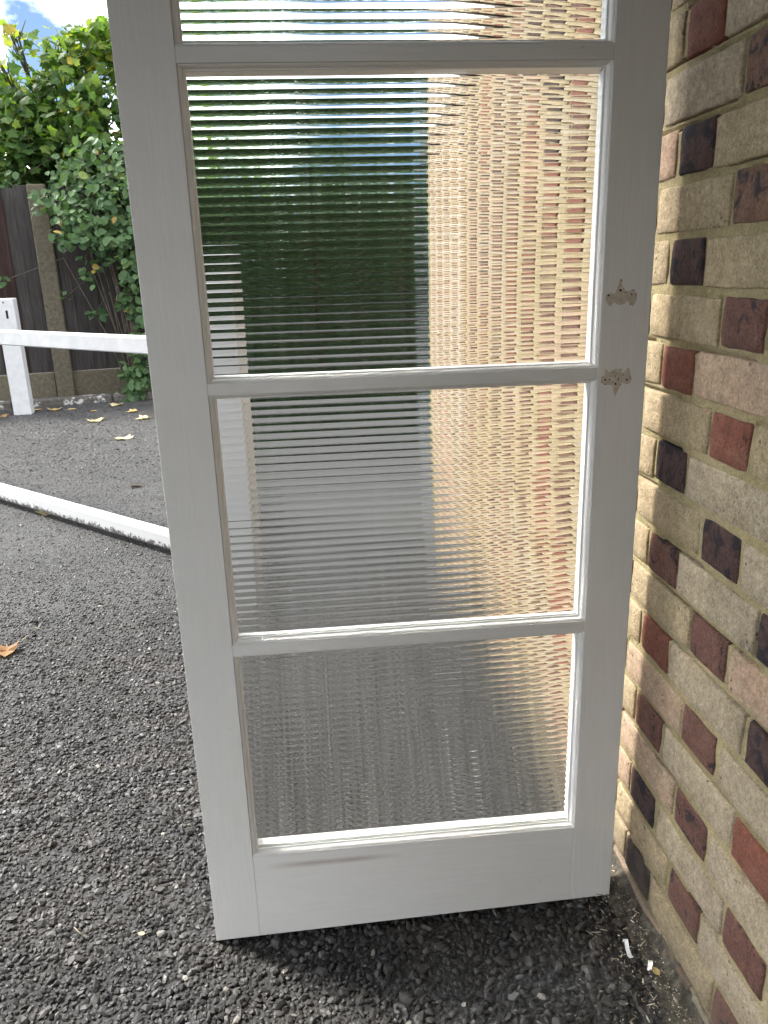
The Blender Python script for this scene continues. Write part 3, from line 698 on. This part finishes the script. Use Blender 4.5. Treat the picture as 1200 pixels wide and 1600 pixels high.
# ---------------------------------------------------------------- leaves, trees, bushes
def leaf_syc(L):
    """five-lobed leaf, about L long, folded a little along its midrib"""
    o = [(0, 0), (.30, -.05), (.55, .12), (.42, .28), (.62, .52), (.34, .55), (.25, .68), (.0, 1.0)]
    V = [(0, .35, .03)]+[(x, y, -.10*abs(x)*(1+y)) for x, y in o]+[(-x, y, -.10*abs(x)*(1+y)) for x, y in o[-2:0:-1]]
    n = len(V)-1; return np.array(V)*L, [(0, 1+k, 1+(k+1) % n) for k in range(n)]
def leaf_ov(L, w=.36):
    o = [(0, 0), (w*.75, .18), (w, .42), (w*.72, .72), (0, 1.0)]
    V = [(x, y, .16*abs(x)-.10*y*y) for x, y in o]+[(-x, y, .16*abs(x)-.10*y*y) for x, y in o[-2:0:-1]]+[(0, .5, -.035)]
    n = len(V)-1; return np.array(V)*L, [(n, k, (k+1) % n) for k in range(n)]
def rand_rot(n, r, droop=.5, face=None):
    """random leaf frames; leaf blade normal leans up and outward"""
    nrm = r.normal(0, .55, (n, 3)); nrm[:, 2] += .75; nrm[:, 1] -= droop
    nrm /= np.linalg.norm(nrm, axis=1)[:, None]
    t = r.normal(0, 1, (n, 3)); t[:, 2] -= .6; t -= nrm*(t*nrm).sum(1)[:, None]; t /= np.linalg.norm(t, axis=1)[:, None]
    return np.stack([np.cross(t, nrm), t, nrm], 2)           # columns: side, tip, normal
def leaves_mesh(name, P, size, R, leaf, mat, tint):
    V0, T0 = leaf; V0 = np.asarray(V0); n = len(P)
    W = np.einsum('nij,vj->nvi', R, V0)*size[:, None, None]+P[:, None, :]
    T = (np.array(T0)[None]+len(V0)*np.arange(n)[:, None, None]).reshape(-1, 3)
    return tri_mesh(name, W.reshape(-1, 3), T, mat, False, np.repeat(tint, len(V0)))
def cluster_points(clusters, r, shell=.55):
    """points biased to the outside of uneven ellipsoids (cx,cy,cz,rx,ry,rz,count)"""
    out = []
    for cx, cy, cz, rx, ry, rz, n in clusters:
        d = r.normal(0, 1, (n, 3)); d /= np.linalg.norm(d, axis=1)[:, None]
        rad = (shell+(1-shell)*r.random(n)**.6)[:, None]*(.72+.55*fbm(d*2.3+cx*3+cz, 2, 8))[:, None]
        out.append(np.array([cx, cy, cz])+d*rad*np.array([rx, ry, rz]))
    return np.concatenate(out)
def foliage(root, P, leaf, mat, lo, hi, seed, n_parts=0, tint_fn=None, droop=.5):
    r = np.random.default_rng(seed); n = len(P); size = r.uniform(lo, hi, n); R = rand_rot(n, r, droop)
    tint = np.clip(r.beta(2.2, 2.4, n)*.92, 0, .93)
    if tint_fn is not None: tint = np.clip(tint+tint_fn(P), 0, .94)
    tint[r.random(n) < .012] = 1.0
    part = np.zeros(n, bool)
    if n_parts:
        px, py, z = project(P); vis = (px > -10) & (px < 240) & (py > -10) & (py < 660)
        key = np.where(vis, P[:, 1]-size*3, 99); part[np.argsort(key)[:n_parts]] = True; part &= vis
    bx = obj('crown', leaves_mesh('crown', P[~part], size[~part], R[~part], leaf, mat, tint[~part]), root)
    tag(bx, kind='stuff')
    if n_parts:
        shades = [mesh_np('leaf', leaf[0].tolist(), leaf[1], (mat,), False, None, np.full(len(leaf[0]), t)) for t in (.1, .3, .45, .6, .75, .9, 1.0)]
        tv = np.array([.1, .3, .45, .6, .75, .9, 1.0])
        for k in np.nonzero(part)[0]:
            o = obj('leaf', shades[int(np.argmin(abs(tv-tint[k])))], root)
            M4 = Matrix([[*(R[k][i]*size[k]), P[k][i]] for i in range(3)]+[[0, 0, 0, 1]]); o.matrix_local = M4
def wpx(px, py, Y): return at_depth(px, py, Y)
def pcl(L, Y0, n_scale=1.0, loc=(0, 0, 0)):
    out = []
    for px, py, r, dY, n in L:
        c = wpx(px, py, Y0+dY)-np.array(loc); k = r/F_PX*(Y0+dY)*.99
        out.append((c[0], c[1], c[2], k, k*1.1, k, int(n*n_scale)))
    return out

FY = fp[1]
# sycamore behind the fence
b = wpx(120, 560, FY+1.2); syc_loc = (b[0], b[1], 0)
syc = thing('sycamore_tree', 'bright green sycamore with lobed leaves rising behind the wooden fence', 'tree', syc_loc)
cl = pcl([(125, 140, 62, .7, 330), (175, 85, 46, .8, 200), (95, 215, 70, .6, 420), (22, 240, 55, .4, 300), (40, 200, 46, .35, 200), (12, 172, 30, .4, 90), (64, 156, 26, .5, 80), (2, 280, 40, .3, 150), (150, 62, 30, .8, 110), (105, 82, 34, .8, 130), (165, 215, 66, .6, 380), (28, 158, 24, .5, 46), (30, 62, 26, .4, 34), (8, 112, 20, .5, 24),
          (70, 120, 22, .7, 36), (-70, 150, 85, .8, 300), (-170, 190, 110, 1, 350), (255, 110, 85, 1, 420), (340, 150, 100, 1.2, 420), (190, 280, 60, .7, 300), (60, 290, 50, .7, 220), (120, 260, 60, .5, 260)], FY, 1.0, syc_loc)
P = cluster_points(cl, rng, .25)
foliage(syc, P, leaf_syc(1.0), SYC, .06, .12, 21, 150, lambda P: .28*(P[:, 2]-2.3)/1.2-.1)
mb = MB(); mb.tube([(0, 0, -.1), (.05, 0, .9), (.0, .1, 1.8), (.1, .1, 2.6)], [.10, .085, .07, .05], 8)
obj('trunk', mb.mesh('trunk', BARK, True), syc)
mb = MB()
for c in cl:
    e = np.array(c[:3]); s0 = np.array([.04, .05, 1.5+random.uniform(-.3, .6)]); mid = (s0+e)/2+np.array([0, 0, .25])
    mb.tube([s0, mid, e, e+np.array([random.uniform(-.1, .1), 0, c[5]*.9])], [.028, .018, .010, .004], 5)
    for k in range(5):
        d = np.array([random.gauss(0, 1), random.gauss(0, .6), random.gauss(.2, 1)]); d /= np.linalg.norm(d)
        mb.tube([mid+(e-mid)*random.random(), e+d*c[3]*.5, e+d*c[3]*.95], [.009, .006, .002], 4)
obj('branch', mb.mesh('branch', BARK, True), syc)
# bramble tumbling over the fence
b = wpx(215, 632, FY-.15); br_loc = (b[0], b[1], 0)
br = thing('bramble_bush', 'dark green bramble with oval leaves spilling over the fence to the ground', 'bush', br_loc)
cl = pcl([(150, 268, 52, -.1, 260), (195, 320, 52, -.2, 280), (215, 270, 50, -.1, 220), (120, 365, 36, -.35, 110), (112, 325, 32, -.25, 80), (150, 350, 36, -.3, 110), (178, 378, 36, -.3, 150), (214, 430, 26, -.3, 110), (220, 490, 20, -.25, 60), (222, 540, 24, -.3, 100), (216, 585, 24, -.3, 120), (212, 622, 22, -.3, 120), (195, 470, 14, -.25, 26), (186, 625, 12, -.3, 22),
          (62, 312, 20, -.3, 26), (95, 330, 16, -.3, 18), (145, 425, 20, -.25, 26), (148, 490, 9, -.15, 8), (105, 462, 8, -.1, 7), (250, 400, 60, -.2, 300), (270, 520, 55, -.2, 260), (2, 440, 7, -.3, 6), (100, 285, 30, 0, 70), (20, 285, 24, .1, 50)], FY, 1.0, br_loc)
P = cluster_points(cl, rng, .2)
foliage(br, P, leaf_ov(1.0), BRAM, .05, .10, 22, 140, None, .8)
mb = MB()
for c in cl:
    e = np.array(c[:3]); s0 = np.array([random.uniform(-.05, .05), .05, 0]); top = np.array([e[0]*.5, .05, max(e[2]+.2, .6)])
    mb.tube([s0, (s0+top)/2+np.array([.04, 0, 0]), top, e], [.008, .007, .005, .003], 5)
obj('stem', mb.mesh('stem', BARK, True), br)
# tall dark hedge seen only through the reeded glass, and the tree over it
hb = wpx(480, 610, FY+.1); h_loc = (hb[0], hb[1], 0)
hd = thing('laurel_hedge', 'tall dark green hedge behind the reeded glass of the door', 'hedge', h_loc)
cl = []
for k in range(13):
    x = -1.2+k*.45
    for z, rz, n in ((.4, .55, 420), (1.05, .6, 440), (1.7, .6, 440), (2.3, .6, 440)):
        cl.append((x+random.uniform(-.1, .1), random.uniform(-.12, .12)+k*.06, z+random.uniform(-.1, .1), .42, .45, rz, n))
P = cluster_points(cl, rng, .55); P = P[P[:, 2] > .02]
foliage(hd, P, leaf_ov(1.0, .26), HEDGE, .07, .125, 23)
mb = MB()
for k in range(13):
    x = -1.2+k*.45; mb.tube([(x, .1+k*.06, -.05), (x+.05, .1+k*.06, 1.2), (x-.05, .1+k*.06, 2.6)], [.04, .03, .012], 6)
obj('stem', mb.mesh('stem', BARK, True), hd)
tb = wpx(560, 560, FY+3.2); t_loc = (tb[0], tb[1], 0)
ot = thing('ash_tree', 'broad green tree rising over the hedge seen through the top panes', 'tree', t_loc)
cl = [(random.uniform(-1.9, 3.0), random.uniform(-.7, .7), random.uniform(1.9, 3.5), .8, .75, .65, 420) for k in range(16)]
cl += [(-2.0+.42*k, random.uniform(-.3, .3), z, .55, .6, .55, 230) for k in range(13) for z in (1.7, 2.4, 3.0)]
P = cluster_points(cl, rng, .35)
foliage(ot, P, leaf_ov(1.0, .3), HEDGE, .09, .15, 24, 0, lambda P: .15)
mb = MB(); mb.tube([(0, 0, -.1), (.06, 0, 1.2), (0, .05, 2.6)], [.14, .11, .07], 9); obj('trunk', mb.mesh('trunk', BARK, True), ot)
mb = MB()
for c in cl: mb.tube([(0, 0, 1.3+random.random()), (c[0]*.5, c[1]*.5, c[2]-.2), c[:3]], [.05, .035, .015], 5)
obj('branch', mb.mesh('branch', BARK, True), ot)

# ---------------------------------------------------------------- fallen leaves and scraps on the tarmac
def curled_leaf(L, seed, tint, lobed=True, curl=1.0):
    r = random.Random(seed); V0, T0 = leaf_syc(1.0) if lobed else leaf_ov(1.0, .33)
    curl *= .55
    V = []
    for x, y, z in V0:
        a = curl*(1.3*abs(x)+r.uniform(-.08, .08)); V.append((x*math.cos(a*.8), (y-.45)*1.0, abs(x)*math.sin(a)*.9+.25*curl*(y-.45)**2+r.uniform(0, .05)))
    n = len(V); T = list(T0)
    V += [(.03, -.42, .02), (-.02, -.44, .03), (.10, -.85, .14)]; T.append((n, n+1, n+2))    # stalk
    V = [(x*L, y*L, z*L+.002) for x, y, z in V]
    zmin = min(v[2] for v in V)
    return mesh_np('fallen_leaf', [(a, b_, c-zmin) for a, b_, c in V], T, (FALL,), False, None, [min(1, max(0, tint+r.uniform(-.08, .08))) for _ in V])
FL = [(192, 686, .13, .95, True, .6, 'pale yellow leaf alone on open tarmac below the brambles'),
      (75, 803, .105, .8, True, .7, 'ochre leaf lying against the gate bottom rail'),
      (10, 1019, .080, .2, True, 1.5, 'large curled brown leaf lying on rough tarmac'),
      (221, 1458, .0145, .95, False, .5, 'tiny cream leaf beside the door bottom corner'),
      (150, 659, .13, .85, True, .8, 'two-toned yellow leaf nearer the kerb than the lone leaf'),
      (222, 655, .12, .9, True, .9, 'crumpled pale leaf at the foot of the brambles'),
      (58, 641, .10, .55, False, .8, 'small tan leaf touching the latch post base'),
      (86, 641, .12, .6, True, .9, 'tan leaf in the gutter right of the latch post'),
      (112, 640, .09, .75, False, .8, 'narrow yellow leaf in the kerb gutter under the concrete post'),
      (181, 634, .12, .9, True, .9, 'pale leaf curled up against the kerb'),
      (146, 643, .09, .5, False, .7, 'small brown leaf between the two pale gutter leaves'),
      (205, 644, .11, .7, True, .8, 'yellow leaf under the lowest bramble leaves'),
      (4, 652, .10, .3, True, .9, 'reddish brown leaf in the gutter left of the latch post')]
for k, (px, py, L, t, lob, cu, lab) in enumerate(FL):
    p = on_ground(px, py, .008 if py > 900 else .0); o = obj('fallen_leaf', curled_leaf(L, k, t, lob, cu), None, (p[0], p[1], .007 if py > 900 else .003))
    o.rotation_euler = (0, 0, random.uniform(0, 6.28)); tag(o, lab, 'leaf', 'fallen leaves on the tarmac')
def scrap(name, pts, w, mat, lab, cat, z=.027):
    P = [on_ground(px, py, z) for px, py in pts]; V = []; n = len(P)
    for i, p in enumerate(P):
        t = P[min(i+1, n-1)]-P[max(i-1, 0)]; t /= np.linalg.norm(t); s = np.array([-t[1], t[0], 0])*w[i]; h = np.array([0, 0, .0035*math.sin(i*1.7)+.003])
        V += [p-s+h, p+s+h*1.4]
    c = np.mean(V, 0); c[2] = z; V = [v-c for v in V]; k = len(V); V += [v-np.array([0, 0, .0006]) for v in V]
    Fc = [(2*i, 2*i+1, 2*i+3, 2*i+2) for i in range(n-1)]+[(k+2*i+2, k+2*i+3, k+2*i+1, k+2*i) for i in range(n-1)]
    loop = [2*i for i in range(n)]+[2*i+1 for i in range(n-1, -1, -1)]
    Fc += [(loop[i], loop[(i+1) % len(loop)], k+loop[(i+1) % len(loop)], k+loop[i])[::-1] for i in range(len(loop))]
    o = obj(name, mesh_np(name, V, Fc, (mat,)), None, tuple(c)); return tag(o, lab, cat)
scrap('paper_scrap', [(973, 1472), (978, 1474), (980, 1484), (984, 1493), (987, 1500)], [.003, .0035, .0034, .004, .0028], PAPER, 'longer white torn paper strip on dark tarmac below the door', 'paper')
scrap('paper_scrap', [(1016, 1503), (1016, 1510), (1014, 1518)], [.0036, .004, .003], PAPER, 'short white paper scrap beside a tan leaf fragment', 'paper')
p = on_ground(1025, 1518, .031); o = obj('leaf_fragment', curled_leaf(.020, 40, .55, False, .9), None, (p[0], p[1], .031)); o.rotation_euler = (0, 0, .2); tag(o, 'tan leaf fragment beside the short white paper scrap', 'leaf')
def twig(pts, r, lab, z=.010):
    P = [on_ground(px, py, z) for px, py in pts]; c = P[0]; mb = MB(); mb.tube([q_-c+np.array([0, 0, .002*math.sin(i*2)]) for i, q_ in enumerate(P)], r, 5)
    o = obj('twig', mb.mesh('twig', STRAW, True), None, tuple(c)); a = o.data.attributes.new('tint', 'FLOAT', 'POINT'); a.data.foreach_set('value', [.45]*len(o.data.vertices)); tag(o, lab, 'twig')
twig([(116, 1449), (122, 1456), (130, 1462)], .0011, 'thin bent tan twig on rough tarmac left of the door')
twig([(32, 1004), (38, 998), (44, 992)], .0016, 'broken pale stalk beside the large curled brown leaf')
twig([(54, 980), (66, 984)], .0012, 'short straight straw just above the curled brown leaf')
mb = MB(); p = on_ground(213, 762); mb.tube([(-.03, 0, .010), (-.005, .004, .013), (.03, -.004, .009)], [.007, .011, .006], 6)
tag(obj('bark_piece', mb.mesh('bark_piece', BARK, True), None, (p[0], p[1], 0)), 'small dark piece of bark alone on smooth tarmac', 'bark')
